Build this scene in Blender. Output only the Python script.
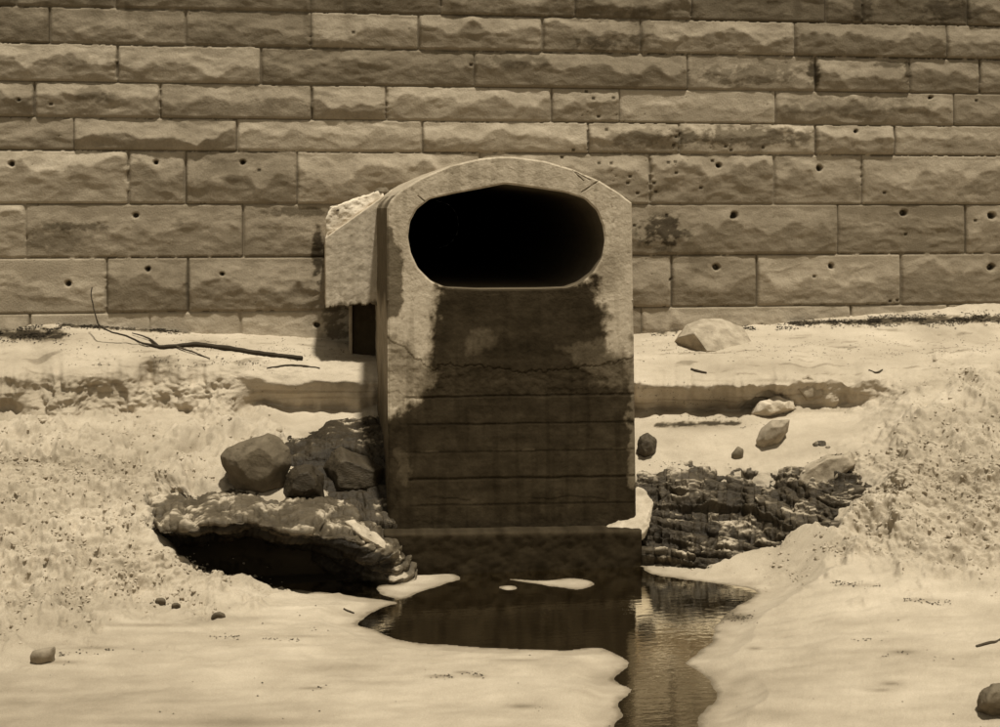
import bpy, bmesh, math, random
import numpy as np
from mathutils import Vector

random.seed(7)
RS = np.random.RandomState(11)
for o in list(bpy.data.objects):
    bpy.data.objects.remove(o)
S = bpy.context.scene
C = S.collection

# ------------------------------------------------------------------ camera
F, HZ, EYE, TH = 1300.0, 210.0, 2.81, math.radians(7.9)   # focal length and horizon row in photo pixels, eye height, yaw
cd = bpy.data.cameras.new('camera')
cam = bpy.data.objects.new('camera', cd)
C.objects.link(cam)
cam.location = (0, 0, EYE)
cam.rotation_euler = (math.radians(90), 0, -TH)
cd.sensor_width = 36
cd.lens = F / 1000 * 36
cd.shift_y = -(363.5 - HZ) / 1000
cd.clip_end = 500
S.camera = cam

# ------------------------------------------------------------------ light
SUN = Vector((0.09, -0.27, 0.95)).normalized()
w = bpy.data.worlds.new('World')
S.world = w
w.use_nodes = True
nt = w.node_tree
bg = nt.nodes['Background']
sky = nt.nodes.new('ShaderNodeTexSky')
sky.sky_type = 'NISHITA'
sky.sun_disc = False
sky.sun_elevation = math.asin(SUN.z)
sky.sun_rotation = math.atan2(SUN.x, SUN.y)
hs = nt.nodes.new('ShaderNodeHueSaturation')
hs.inputs['Saturation'].default_value = 0.0      # a toned monochrome plate: the sky's blue is not recorded
tn = nt.nodes.new('ShaderNodeMix')
tn.data_type = 'RGBA'
tn.blend_type = 'MULTIPLY'
tn.inputs[0].default_value = 1
tn.inputs[7].default_value = (1, 0.92, 0.74, 1)
nt.links.new(sky.outputs[0], hs.inputs['Color'])
nt.links.new(hs.outputs[0], tn.inputs[6])
nt.links.new(tn.outputs[2], bg.inputs[0])
bg.inputs[1].default_value = 0.062
sd = bpy.data.lights.new('sun', 'SUN')
sd.energy = 3.7
sd.angle = math.radians(3.0)
sd.color = (1, 0.945, 0.82)
so = bpy.data.objects.new('sun', sd)
C.objects.link(so)
so.rotation_euler = SUN.to_track_quat('Z', 'Y').to_euler()
so.location = (3, -6, 12)
S.view_settings.view_transform = 'Standard'
S.view_settings.look = 'None'
S.view_settings.exposure = 0.38
S.view_settings.gamma = 1

# ------------------------------------------------------------------ helpers
cT, sT = math.cos(TH), math.sin(TH)


def PY(px, py, y):
    a = (np.asarray(px, float) - 500) / F
    b = (HZ - np.asarray(py, float)) / F
    t = y / (cT - a * sT)
    return np.stack(np.broadcast_arrays(t * (sT + a * cT), y + 0 * t, EYE + b * t), -1)


def PZ(px, py, z):
    a = (np.asarray(px, float) - 500) / F
    b = (HZ - np.asarray(py, float)) / F
    t = (z - EYE) / b
    return np.stack(np.broadcast_arrays(t * (sT + a * cT), t * (cT - a * sT), z + 0 * t), -1)


def PIX(P):
    d = P[..., 0] * sT + P[..., 1] * cT
    r = P[..., 0] * cT - P[..., 1] * sT
    d = np.maximum(d, 0.2)
    return 500 + F * r / d, HZ - F * (P[..., 2] - EYE) / d, d


perm = np.random.RandomState(5).permutation(256)
perm = np.concatenate([perm, perm, perm])
GR = np.random.RandomState(6).normal(size=(256, 3))
GR /= np.linalg.norm(GR, axis=1)[:, None]


def perlin(x, y, z):
    x, y, z = np.broadcast_arrays(np.asarray(x, float), np.asarray(y, float), np.asarray(z, float))
    xi, yi, zi = np.floor(x).astype(int), np.floor(y).astype(int), np.floor(z).astype(int)
    xf, yf, zf = x - xi, y - yi, z - zi
    u, v, q = [t * t * t * (t * (t * 6 - 15) + 10) for t in (xf, yf, zf)]
    xi, yi, zi = xi & 255, yi & 255, zi & 255
    r = 0
    for i in (0, 1):
        for j in (0, 1):
            for k in (0, 1):
                h = perm[perm[perm[xi + i] + yi + j] + zi + k]
                g = GR[h]
                d = g[..., 0] * (xf - i) + g[..., 1] * (yf - j) + g[..., 2] * (zf - k)
                r = r + d * (u if i else 1 - u) * (v if j else 1 - v) * (q if k else 1 - q)
    return r * 1.6


def fbm(x, y, z, o=4, g=0.5):
    r, a, f = 0, 1.0, 1.0
    for i in range(o):
        r = r + a * perlin(np.asarray(x) * f + 13.7 * i, np.asarray(y) * f + 5.1 * i, np.asarray(z) * f + 9.3 * i)
        a *= g
        f *= 2.03
    return r


def ss(e0, e1, x):
    t = np.clip((x - e0) / (e1 - e0), 0, 1)
    return t * t * (3 - 2 * t)


def sdist(X, Y, poly):
    """signed distance to a polygon, negative inside"""
    X = np.asarray(X, float)
    Y = np.asarray(Y, float)
    d = np.full(X.shape, 1e18)
    ins = np.zeros(X.shape, bool)
    n = len(poly)
    for i in range(n):
        ax, ay = poly[i][0], poly[i][1]
        bx, by = poly[(i + 1) % n][0], poly[(i + 1) % n][1]
        ex, ey = bx - ax, by - ay
        t = np.clip(((X - ax) * ex + (Y - ay) * ey) / (ex * ex + ey * ey + 1e-12), 0, 1)
        d = np.minimum(d, (X - ax - t * ex) ** 2 + (Y - ay - t * ey) ** 2)
        if abs(ey) > 1e-12:
            c = ((ay > Y) != (by > Y)) & (X < ex * (Y - ay) / ey + ax)
            ins ^= c
    d = np.sqrt(d)
    return np.where(ins, -d, d)


def gsmooth(A, sig, axis):
    if sig <= 0:
        return A
    r = int(3 * sig + 1)
    k = np.exp(-0.5 * (np.arange(-r, r + 1) / sig) ** 2)
    k /= k.sum()
    A = np.moveaxis(A, axis, 0)
    P = np.concatenate([2 * A[:1] - A[1:r + 1][::-1], A, 2 * A[-1:] - A[-r - 1:-1][::-1]], 0)
    out = sum(k[i] * P[i:i + A.shape[0]] for i in range(2 * r + 1))
    return np.moveaxis(out, 0, axis)


def mesh_np(name, V, faces, tone, m, parent=None, smooth=True):
    """faces: (n,k) int array, k = 3 or 4"""
    me = bpy.data.meshes.new(name)
    V = np.asarray(V, np.float32)
    faces = np.asarray(faces, np.int32)
    n, k = faces.shape
    me.vertices.add(len(V))
    me.vertices.foreach_set('co', V.ravel())
    me.loops.add(n * k)
    me.loops.foreach_set('vertex_index', faces.ravel())
    me.polygons.add(n)
    me.polygons.foreach_set('loop_start', np.arange(0, n * k, k, dtype=np.int32))
    me.polygons.foreach_set('loop_total', np.full(n, k, np.int32))
    me.polygons.foreach_set('use_smooth', np.full(n, smooth, bool))
    at = me.attributes.new('tone', 'FLOAT', 'POINT')
    at.data.foreach_set('value', np.broadcast_to(np.asarray(tone, np.float32), (len(V),)).copy())
    me.update(calc_edges=True)
    me.validate()
    me.materials.append(m)
    o = bpy.data.objects.new(name, me)
    C.objects.link(o)
    if parent:
        o.parent = parent
        o.matrix_parent_inverse = parent.matrix_world.inverted()
    return o


def grid_faces(nu, nv, flip=False, keep=None):
    i = np.arange(nu * nv).reshape(nu, nv)
    q = np.stack([i[:-1, :-1], i[1:, :-1], i[1:, 1:], i[:-1, 1:]], -1)
    if flip:
        q = q[..., ::-1]
    q = q.reshape(-1, 4)
    if keep is not None:
        q = q[keep.ravel()]
    return q


def tag(o, label=None, cat=None, group=None, kind=None):
    for k, v in (('label', label), ('category', cat), ('group', group), ('kind', kind)):
        if v:
            o[k] = v
    return o


def empty(name, loc, label, cat):
    e = bpy.data.objects.new(name, None)
    C.objects.link(e)
    e.location = loc
    e.empty_display_size = 0.2
    bpy.context.view_layer.update()
    return tag(e, label, cat)


# ------------------------------------------------------------------ materials
def material(name, nscale=6, namp=0.25, fscale=60, famp=0.15, rough=0.9, bump=0.3, bdist=0.01, bscale=90, spec=0.25,
             stretch=(1, 1, 1), speck=0.0, hue=(0.855, 0.655)):
    m = bpy.data.materials.new(name)
    m.use_nodes = True
    T = m.node_tree
    N, L = T.nodes, T.links
    b = N['Principled BSDF']
    b.inputs['Roughness'].default_value = rough
    b.inputs['Specular IOR Level'].default_value = spec
    tc = N.new('ShaderNodeTexCoord')
    mp = N.new('ShaderNodeMapping')
    mp.inputs['Scale'].default_value = stretch
    L.new(tc.outputs['Object'], mp.inputs[0])

    def noise(sc, det=6, rg=0.6):
        n = N.new('ShaderNodeTexNoise')
        n.inputs['Scale'].default_value = sc
        n.inputs['Detail'].default_value = det
        n.inputs['Roughness'].default_value = rg
        L.new(mp.outputs[0], n.inputs['Vector'])
        return n

    def math_(op, a, c):
        q = N.new('ShaderNodeMath')
        q.operation = op
        for i, v in enumerate((a, c)):
            if isinstance(v, (int, float)):
                q.inputs[i].default_value = v
            else:
                L.new(v, q.inputs[i])
        return q.outputs[0]

    at = N.new('ShaderNodeAttribute')
    at.attribute_name = 'tone'
    v = at.outputs['Fac']
    for n, amp in ((noise(nscale), namp), (noise(fscale, 3), famp)):
        k = math_('MULTIPLY_ADD', n.outputs[0], 3.2 * amp)
        k.node.inputs[2].default_value = 1 - 1.6 * amp
        v = math_('MULTIPLY', v, math_('MAXIMUM', k, 0.15))
    if speck:
        vo = N.new('ShaderNodeTexVoronoi')
        vo.inputs['Scale'].default_value = 45
        L.new(mp.outputs[0], vo.inputs['Vector'])
        n2 = noise(3.5, 4)
        thr = math_('MULTIPLY', math_('MAXIMUM', math_('SUBTRACT', n2.outputs[0], 0.45), 0.0), speck)
        k = math_('LESS_THAN', vo.outputs['Distance'], thr)
        v = math_('MULTIPLY', v, math_('SUBTRACT', 1.0, math_('MULTIPLY', k, 0.6)))
    cc = N.new('ShaderNodeCombineColor')
    L.new(v, cc.inputs[0])
    r = math_('MULTIPLY', v, 2.0)
    L.new(math_('MULTIPLY', math_('POWER', r, 1.05), 0.5 * hue[0]), cc.inputs[1])
    L.new(math_('MULTIPLY', math_('POWER', r, 1.15), 0.5 * hue[1]), cc.inputs[2])
    L.new(cc.outputs[0], b.inputs['Base Color'])
    nb = noise(bscale, 5, 0.65)
    bp = N.new('ShaderNodeBump')
    bp.inputs['Strength'].default_value = bump
    bp.inputs['Distance'].default_value = bdist
    L.new(nb.outputs[0], bp.inputs['Height'])
    L.new(bp.outputs[0], b.inputs['Normal'])
    return m


M_SAND = material('sand', 3.5, 0.14, 170, 0.22, 0.95, 0.8, 0.008, 110, 0.15)
M_WALL = material('sandstone_blocks', 7, 0.20, 60, 0.16, 0.95, 0.6, 0.010, 55, 0.15, speck=0.35)
M_CONC = material('concrete', 9, 0.16, 70, 0.14, 0.95, 0.5, 0.006, 70, 0.04)
M_ROCK = material('wet_sandstone', 6, 0.30, 50, 0.22, 0.55, 0.8, 0.012, 45, 0.22, stretch=(1, 1, 2.5))
M_STONE = material('loose_stone', 8, 0.16, 70, 0.15, 0.9, 0.6, 0.008, 60, 0.2)
M_WOOD = material('weathered_wood', 12, 0.25, 70, 0.2, 0.85, 0.5, 0.004, 80, 0.2)
M_WEED = material('dried_seaweed', 12, 0.25, 70, 0.2, 0.85, 0.3, 0.004, 80, 0.2)

M_WATER = bpy.data.materials.new('shallow_water')
M_WATER.use_nodes = True
T = M_WATER.node_tree
for n in list(T.nodes):
    T.nodes.remove(n)
out = T.nodes.new('ShaderNodeOutputMaterial')
tr = T.nodes.new('ShaderNodeBsdfTransparent')
tr.inputs[0].default_value = (0.62, 0.52, 0.34, 1)
gl = T.nodes.new('ShaderNodeBsdfGlossy')
gl.inputs['Color'].default_value = (0.9, 0.86, 0.75, 1)
gl.inputs['Roughness'].default_value = 0.04
fr = T.nodes.new('ShaderNodeFresnel')
fr.inputs[0].default_value = 1.33
mx = T.nodes.new('ShaderNodeMixShader')
nz = T.nodes.new('ShaderNodeTexNoise')
nz.inputs['Scale'].default_value = 9
nz.inputs['Detail'].default_value = 4
tcw = T.nodes.new('ShaderNodeTexCoord')
mpw = T.nodes.new('ShaderNodeMapping')
mpw.inputs['Scale'].default_value = (1, 2.2, 1)
bpw = T.nodes.new('ShaderNodeBump')
bpw.inputs['Strength'].default_value = 0.07
bpw.inputs['Distance'].default_value = 0.02
T.links.new(tcw.outputs['Object'], mpw.inputs[0])
T.links.new(mpw.outputs[0], nz.inputs['Vector'])
T.links.new(nz.outputs[0], bpw.inputs['Height'])
T.links.new(bpw.outputs[0], gl.inputs['Normal'])
T.links.new(bpw.outputs[0], fr.inputs['Normal'])
T.links.new(fr.outputs[0], mx.inputs[0])
T.links.new(tr.outputs[0], mx.inputs[1])
T.links.new(gl.outputs[0], mx.inputs[2])
T.links.new(mx.outputs[0], out.inputs[0])

# ------------------------------------------------------------------ ground
YW, YC = 13.0, 10.15      # wall plane, culvert face plane


def col(px, wall, *rows):
    a = (px - 500) / F
    k = cT - a * sT
    w_ = PY(px, wall, YW + 0.12)
    r = [(YW + 0.12, w_[2])]
    for q in rows:
        if len(q) == 3:
            r.append((q[1], q[2]))
        else:
            p = PZ(px, q[0], q[1])
            r.append((p[1], p[2]))
    p = PZ(px, 1000, 0.06)
    r.append((p[1], p[2]))
    r.append((-6.0, 0.5))
    return px, r


Y = 'y'
cols = [
    col(-900, 300, (340, 1.6), (372, 1.410), (405, 1.085), (425, 1.0), (450, .9), (480, .74), (540, .48), (600, .25), (650, .13), (727, .07)),
    col(-250, 310, (345, 1.52), (375, 1.330), (410, 1.005), (425, .98), (450, .9), (480, .74), (540, .48), (600, .24), (650, .12), (727, .06)),
    col(0, 316, (350, 1.50), (377, 1.310), (411, 0.975), (425, .97), (450, .88), (480, .72), (540, .46), (600, .22), (650, .11), (727, .05)),
    col(80, 318, (352, 1.50), (377, 1.310), (412, 0.975), (425, .97), (450, .87), (485, .68), (545, .42), (605, .18), (650, .10), (727, .05)),
    col(145, 324, (355, 1.48), (378, 1.290), (410, 0.985), (428, .94), (455, .82), (490, .65), (534, .48), (590, .17), (640, .09), (727, .05)),
    col(200, 329, (357, 1.46), (378, 1.280), (406, 1.005), (430, .93), (500, .58), (Y, 10.08, -.10), (563, .22), (592, .13), (640, .08), (727, .05)),
    col(260, 331, (358, 1.45), (381, 1.260), (406, 1.005), (432, .90), (497, .585), (Y, 10.1, -.12), (585, .09), (602, .08), (640, .07), (727, .05)),
    col(320, 335, (360, 1.42), (383, 1.240), (409, 0.975), (436, .84), (500, .56), (Y, 10.08, -.14), (594, .03), (610, .05), (640, .06), (727, .05)),
    col(385, 338, (360, 1.40), (384, 1.220), (410, 0.955), (440, .80), (492, .50), (Y, 10.1, -.15), (Y, 9.6, -.02), (605, .03), (640, .05), (727, .05)),
    col(510, 336, (360, 1.40), (384, 1.220), (410, 0.955), (440, .80), (492, .50), (Y, 10.1, -.15), (Y, 9.6, -.02), (605, .02), (640, .05), (727, .05)),
    col(640, 330, (359, 1.41), (386, 1.210), (411, 0.945), (438, .82), (486, .53), (Y, 10.15, .12), (Y, 9.9, -.02), (605, .02), (640, .04), (727, .04)),
    col(700, 326, (356, 1.43), (386, 1.210), (410, 0.955), (432, .87), (470, .62), (Y, 10.35, -.10), (569, .05), (600, .03), (640, .04), (727, .04)),
    col(780, 318, (350, 1.46), (384, 1.230), (409, 0.965), (425, .92), (470, .66), (Y, 10.05, .10), (537, .31), (572, .15), (625, .06), (727, .05)),
    col(850, 311, (347, 1.47), (379, 1.260), (405, 0.995), (416, .97), (454, .80), (Y, 9.9, .50), (496, .575), (556, .25), (612, .11), (727, .05)),
    col(915, 303, (345, 1.46), (376, 1.27), (392, 1.17), (405, 1.12), (432, 1.0), (462, .84), (502, .60), (560, .29), (612, .13), (727, .05)),
    col(1000, 290, (338, 1.48), (362, 1.37), (376, 1.30), (398, 1.19), (430, 1.02), (465, .84), (510, .58), (565, .28), (615, .13), (727, .05)),
    col(1250, 270, (325, 1.60), (350, 1.46), (372, 1.34), (398, 1.22), (430, 1.05), (465, .86), (510, .60), (565, .31), (615, .15), (727, .06)),
    col(1900, 260, (320, 1.66), (350, 1.5), (372, 1.4), (398, 1.27), (430, 1.1), (465, .9), (510, .65), (565, .35), (615, .2), (727, .1)),
]
CX = np.array([c[0] for c in cols], float)
CV = np.array([c[1] for c in cols], float)            # (ncol, nrow, 2)
seg_n = [34, 40, 40, 30, 46, 60, 70, 56, 48, 60, 26, 6]
tv = np.concatenate([np.linspace(i, i + 1, n, endpoint=False) for i, n in enumerate(seg_n)] + [[len(seg_n)]])
upx = np.concatenate([np.linspace(-900, -200, 60, endpoint=False), np.linspace(-200, 1200, 1120, endpoint=False), np.linspace(1200, 1900, 60)])
# interpolate across the columns (with a little warp so the slumps wander), then along each column
nr = CV.shape[1]
A = np.zeros((len(upx), nr, 2))
for j in range(nr):
    wv = 22 * fbm(upx / 55, j * 3.3, 0, 3) if 0 < j < 10 else 0
    for k in range(2):
        A[:, j, k] = np.interp(upx + wv, CX, CV[:, j, k])
A = gsmooth(A, 7, 0)
# the slumped edge breaks back unevenly: in places undercut, in places run down to a slope
brk = fbm(upx / 46, 1.5, 0, 4, 0.55)
blk = np.round(2.2 * perlin(upx / 30, 7.5, 0) + 0.5 * perlin(upx / 9, 3.5, 0)) / 2.2
far = (upx > 230) & (upx < 390)
A[:, 2, 0] += np.where(far, 0.05, 0.16) * brk + np.where(far, 0.02, 0.10) * blk
A[:, 2, 1] += 0.05 * fbm(upx / 60, 8.5, 0, 3)
lf_ = ss(245, 225, upx)
A[:, 3, 0] -= (0.13 + 0.09 * lf_) * np.clip(fbm(upx / 50, 4.5, 0, 4), -0.5, 1) + 0.05 + 0.12 * lf_
A[:, 3, 1] += 0.04 * fbm(upx / 30, 6.5, 0, 3)
A[:, 2:4] = gsmooth(A[:, 2:4], 1.2, 0)
G = np.zeros((len(upx), len(tv), 2))
for k in range(2):
    i0 = np.minimum(tv.astype(int), nr - 2)
    f = tv - i0
    G[..., k] = A[:, i0, k] * (1 - f) + A[:, i0 + 1, k] * f
G = gsmooth(G, 2.4, 1)
a_ = (upx - 500) / F
GX = (G[..., 0] / (cT - a_ * sT)[:, None]) * (sT + a_ * cT)[:, None]
P = np.stack([GX, G[..., 0], G[..., 1]], -1)
near = P[..., 1] < 3
P[..., 0] = np.where(near, ((sT + a_ * cT) / (cT - a_ * sT))[:, None] * 3, P[..., 0])
px, py, dep = PIX(P)
x, y, z = P[..., 0], P[..., 1], P[..., 2]
# coarse, dug-over heaps left and right
heapL = sdist(px, py, [(-900, 415), (0, 415), (90, 420), (175, 425), (235, 455), (215, 500), (150, 535), (205, 565), (275, 588), (170, 612), (60, 640), (-900, 660)])
heapR = sdist(px, py, [(1900, 365), (1000, 370), (945, 376), (905, 402), (880, 440), (855, 492), (785, 535), (700, 566), (780, 572), (880, 566), (1000, 585), (1900, 600)])
heapM = sdist(px, py, [(190, 412), (262, 402), (280, 425), (300, 440), (235, 500), (190, 505), (150, 470)])
edgen = 26 * fbm(px / 40, py / 22, 3.3, 4, 0.6)
rough = np.maximum(np.maximum(ss(26, -30, heapL + edgen), ss(26, -30, heapR + edgen)), 0.8 * ss(10, -10, heapM))
n1 = fbm(x * 4.5, y * 4.5, z * 4.5, 4, 0.6)
n2 = fbm(x * 17, y * 17, z * 17, 4, 0.62)
clod = np.abs(fbm(x * 11 + 40, y * 11, z * 11, 3, 0.55))
clod2 = np.abs(fbm(x * 27 + 4, y * 27, z * 27, 2, 0.55))
fine = fbm(x * 45, y * 45, z * 45, 2, 0.6)
clodw = np.abs(fbm(x * 8.5 + 40, y * 8.5, z * 8.5, 4, 0.55))
Nn = np.cross(np.gradient(P, axis=0), np.gradient(P, axis=1))
Nn /= np.linalg.norm(Nn, axis=-1, keepdims=True) + 1e-9
Nn *= np.sign(Nn[..., 2:3] + 1e-6)
Nn = gsmooth(gsmooth(Nn, 5, 0), 5, 1)
scar = np.clip(ss(10, -8, sdist(px, py, [(-900, 378), (235, 380), (240, 412), (-900, 414)])) + 0.5 * ss(10, -8, sdist(px, py, [(740, 376), (900, 376), (900, 410), (740, 412)])), 0, 1) * (1 - rough)
hN = rough * (0.060 * n1 + 0.11 * fbm(x * 1.9, y * 1.9, z * 1.9 + 3, 3) + 0.014 * n2 + 0.030 * (clodw - 0.35) + 0.013 * (clod2 - 0.3) + 0.002 * fine) + scar * (0.06 * n1 + 0.014 * n2 - 0.04 * np.abs(fbm(x * 5, y * 3, z * 3, 3)))
dz = np.zeros_like(x)
calm = 1 - rough
terr = ss(12.9, 12.4, y) * ss(440, 420, py)
dz += calm * (0.012 * fbm(x * 1.8, y * 2.6, 3, 3) + 0.0035 * n2 + 0.0012 * fine)
dz += calm * ss(700, 650, py) * 0.010 * fbm(x * 3, y * 9, z * 3, 4)
# ruts, prints and lumps: (px, py, radius px, radius y px, height m)
for (bx, by, rx, ry, hh) in [(128, 452, 16, 9, -.10), (60, 505, 16, 8, -.05), (115, 445, 8, 6, -.04), (68, 388, 7, 12, -.02), (40, 610, 36, 15, .07), (88, 560, 18, 8, -.035),
                             (240, 500, 14, 6, -.03), (180, 460, 14, 6, .03), (930, 430, 16, 12, -.06), (960, 470, 20, 9, -.04), (895, 455, 14, 14, -.05), (985, 440, 12, 14, .05),
                             (905, 505, 16, 8, -.04), (945, 540, 22, 7, -.03), (760, 706, 52, 12, .030), (735, 617, 20, 5, .02), (60, 570, 20, 8, .03), (240, 722, 70, 7, -.015),
                             (205, 640, 60, 6, -.012), (880, 640, 80, 6, .012), (780, 655, 60, 5, .01), (450, 690, 100, 9, .012), (150, 690, 90, 9, -.01), (20, 470, 14, 7, .04)]:
    dz += hh * np.exp(-((px - bx) / rx) ** 2 - ((py - by) / ry) ** 2)
P = P + Nn * hN[..., None]
y = P[..., 1]
P[..., 2] = z = P[..., 2] + dz
P[..., 1] = y - calm * ss(700, 600, py) * 0.02 * fbm(x * 5, 7, z * 9, 3)
x, y = P[..., 0], P[..., 1]
# the pool and its outlet
poolpx = [(352, 624), (383, 606), (402, 602), (370, 598), (330, 593), (296, 589), (262, 590), (245, 590), (250, 586), (330, 582), (400, 572), (420, 562), (640, 562), (646, 574), (690, 580), (762, 589), (748, 600),
          (728, 612), (712, 628), (716, 640), (690, 658), (684, 664), (702, 673), (712, 684), (722, 697), (700, 712), (698, 727), (715, 790), (690, 1100), (520, 1100), (600, 800), (609, 727),
          (626, 714), (616, 703), (637, 690), (609, 680), (632, 664), (618, 654), (596, 646), (575, 650), (545, 650), (500, 648), (450, 645), (415, 643), (388, 637), (372, 628)]
spit1 = [(372, 588), (395, 577), (430, 569), (466, 577), (448, 583), (420, 592), (402, 600), (384, 596)]
spit2 = [(498, 578), (540, 581), (582, 577), (597, 584), (581, 591), (545, 585)]
spit3 = [(497, 587), (510, 585), (520, 588), (508, 591)]


def chaikin(pl, n=2):
    p = np.array(pl, float)
    for _ in range(n):
        q = np.roll(p, -1, 0)
        p = np.stack([0.75 * p + 0.25 * q, 0.25 * p + 0.75 * q], 1).reshape(-1, 2)
    return p


W2 = lambda pl: [tuple(PZ(u, v, 0.0)[:2]) for u, v in chaikin(pl)]
jit = 0.014 * fbm(x * 5, y * 9, 2, 4)
sp = sdist(x, y, W2(poolpx))
for s_ in (spit1, spit2, spit3):
    sp = np.maximum(sp, -sdist(x, y, W2(s_)))
sp = sp + jit
backside = ss(355, 300, px) * ss(600, 585, py) + ss(650, 680, px) * ss(585, 572, py)
slope = 0.075 + 7.0 * np.clip(ss(355, 300, px) * ss(600, 585, py), 0, 1)
zin = -np.minimum(0.001 + 0.16 * (-sp), 0.16)
zout = np.maximum(np.minimum(z, 0.001 + (slope - 0.03) * sp + 0.8 * np.maximum(sp - 0.12, 0) ** 1.5), 0.001 + 0.012 * np.minimum(sp, 0.3))
vis_low = y < 10.6
z = np.where(vis_low, np.where(sp < 0, np.minimum(zin, z + 0.03), np.where(sp < 3, zout, z)), z)
P[..., 2] = z
px, py, dep = PIX(P)
# colour of the sand: dry pale sand, damp rims, silt under the pool; painted shade in the hollow
t_sand = 0.42 + 0.075 * fbm(x * 0.9, y * 2.2, 4, 5) + 0.04 * fbm(x * 3, y * 12, 2, 4) * ss(560, 620, py) - 0.06 * ss(620, 740, py) * ss(420, 150, px) - 0.03 * ss(580, 640, py)
t_sand = t_sand * (1 - rough * (0.10 - 0.10 * np.clip(n1 + n2, -1.5, 1)))
damp = ss(0.22, 0.0, sp + 0.10 * fbm(x * 4, y * 6, 8, 4)) * vis_low
t_sand = t_sand * (1 - 0.26 * damp) * (1 - 0.45 * ss(0.05, 0.0, sp + 0.02 * fbm(x * 14, y * 14, 2, 2)) * vis_low)
silt = np.interp(px, [300, 600, 640, 660, 760], [0.10, 0.10, 0.10, 0.15, 0.13])
uw = ss(0.0, 0.10, -sp) * vis_low
t_sand = t_sand * (1 - uw) + uw * silt * (1 + 0.6 * fbm(x * 5, y * 12, 1, 4))
streak = ss(0.35, 0.75, fbm(x * 2.2, y * 11, 5, 4)) * (py < 375)
t_sand = t_sand * (1 - 0.35 * streak)
strata = ss(0.2, 0.6, fbm(x * 0.9, y * 0.9, z * 30, 3)) * ss(372, 382, py) * ss(418, 408, py) * calm
t_sand = t_sand * (1 - 0.25 * strata)
hollow = ss(9.70, 9.80, y) * ss(10.6, 10.4, y) * ss(0.42, 0.3, z) * ss(150, 175, px) * ss(410, 395, px)  # sand under the ledge darkened to paint in the shade of the cave
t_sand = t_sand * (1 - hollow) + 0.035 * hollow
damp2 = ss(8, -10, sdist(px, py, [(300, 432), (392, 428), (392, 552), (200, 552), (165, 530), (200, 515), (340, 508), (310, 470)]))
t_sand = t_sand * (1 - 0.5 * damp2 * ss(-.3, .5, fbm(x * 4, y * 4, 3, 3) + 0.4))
for (bx, by, rx, ry, k) in [(80, 392, 60, 14, .12), (240, 722, 95, 6, .42), (330, 668, 90, 5, .10), (440, 676, 14, 1.6, .55), (462, 672, 8, 1.3, .5), (478, 676, 9, 1.7, .45), (522, 706, 16, 2.2, .5), (313, 688, 13, 1.5, .5), (515, 660, 22, 1.4, .3), (880, 690, 12, 1.5, .4), (905, 652, 14, 2, .45), (755, 648, 8, 1.6, .5), (700, 640, 16, 1.4, .35), (855, 585, 22, 1.6, .3), (925, 600, 20, 2, .3), (650, 641, 10, 1.2, .4), (890, 683, 9, 1.5, .5), (150, 625, 50, 1.8, .35), (90, 648, 30, 1.5, .35), (60, 662, 26, 2, .4), (300, 636, 40, 1.5, .25), (120, 565, 25, 6, .2), (780, 680, 120, 6, .12), (880, 620, 110, 6, .10), (120, 680, 120, 10, .10), (765, 712, 40, 6, .3), (735, 617, 16, 4, .6), (225, 620, 40, 4, .25), (690, 425, 44, 4, .35), (30, 335, 40, 7, .6)]:
    t_sand = t_sand * (1 - k * np.exp(-((px - bx) / rx) ** 2 - ((py - by) / ry) ** 2))
for (ax, ay, bx, by, wd_) in [(-40, 334, 62, 334, 5), (60, 325, 190, 332, 1.6), (638, 330, 676, 330, 3), (790, 323, 880, 322, 2), (870, 321, 1040, 318, 3.5), (655, 425, 740, 423, 2)]:  # weed lines; the last one paints the shade under the sand step
    t = np.clip((px - ax) / (bx - ax), 0, 1)
    d = np.abs(py - (ay + (by - ay) * t)) + np.maximum(0, np.maximum(ax - px, px - bx))
    k = ss(1.3, 0.5, d / wd_ + 0.9 * fbm(px / 9, py / 3, ax, 4))
    t_sand = t_sand * (1 - 0.85 * k)
GP = P
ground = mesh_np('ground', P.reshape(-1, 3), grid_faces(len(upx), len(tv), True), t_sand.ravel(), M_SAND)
tag(ground, kind='structure')
GPX, GPY, GD = px, py, dep


def ground_at(u, v):
    d2 = (GPX - u) ** 2 + (GPY - v) ** 2
    m = d2 < max(9.0, d2.min() + 1)
    i = np.argmin(np.where(m, GD, 1e9))
    return GP.reshape(-1, 3)[i]


# water sheet over the pool
wp = [tuple(PZ(u, v, 0.0)[:2]) for u, v in [(120, 540), (800, 540), (860, 600), (800, 740), (800, 1150), (420, 1150), (330, 700), (250, 620)]]
me = bpy.data.meshes.new('water')
me.from_pydata([(p[0], p[1], 0) for p in wp], [], [list(range(len(wp)))])
me.materials.append(M_WATER)
wo = bpy.data.objects.new('water', me)
C.objects.link(wo)
wo['kind'] = 'structure'

# ------------------------------------------------------------------ stone wall
J = [((0, 7), (1000, 26)), ((0, 42.7), (1000, 60)), ((0, 81), (1000, 94.5)), ((0, 116.5), (1000, 127)), ((0, 150), (1000, 156)), ((0, 204), (1000, 204.7)), ((0, 259), (900, 253)), ((0, 314), (740, 306))]
zj = [float(np.mean([PY(q[0], q[1], YW)[2] for q in j])) for j in J]
JX = [[115, 310, 440, 575, 691, 825, 862, 967], [50, 185.5, 311, 418.5, 542, 640, 794, 946], [118, 261, 474, 687, 814.5, 909], [35, 160, 311.5, 386, 551, 619, 775, 953],
      [74, 237, 422, 588, 679, 814.5, 894], [129, 185.5, 297, 480, 649, 773.5, 861], [26, 243, 400, 560, 837, 965], [107, 188, 360, 520, 671, 756, 900], [30, 150, 241, 410, 641, 850]]
zb = [zj[0] + 0.37] + zj + [zj[-1] - 0.6]
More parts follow.
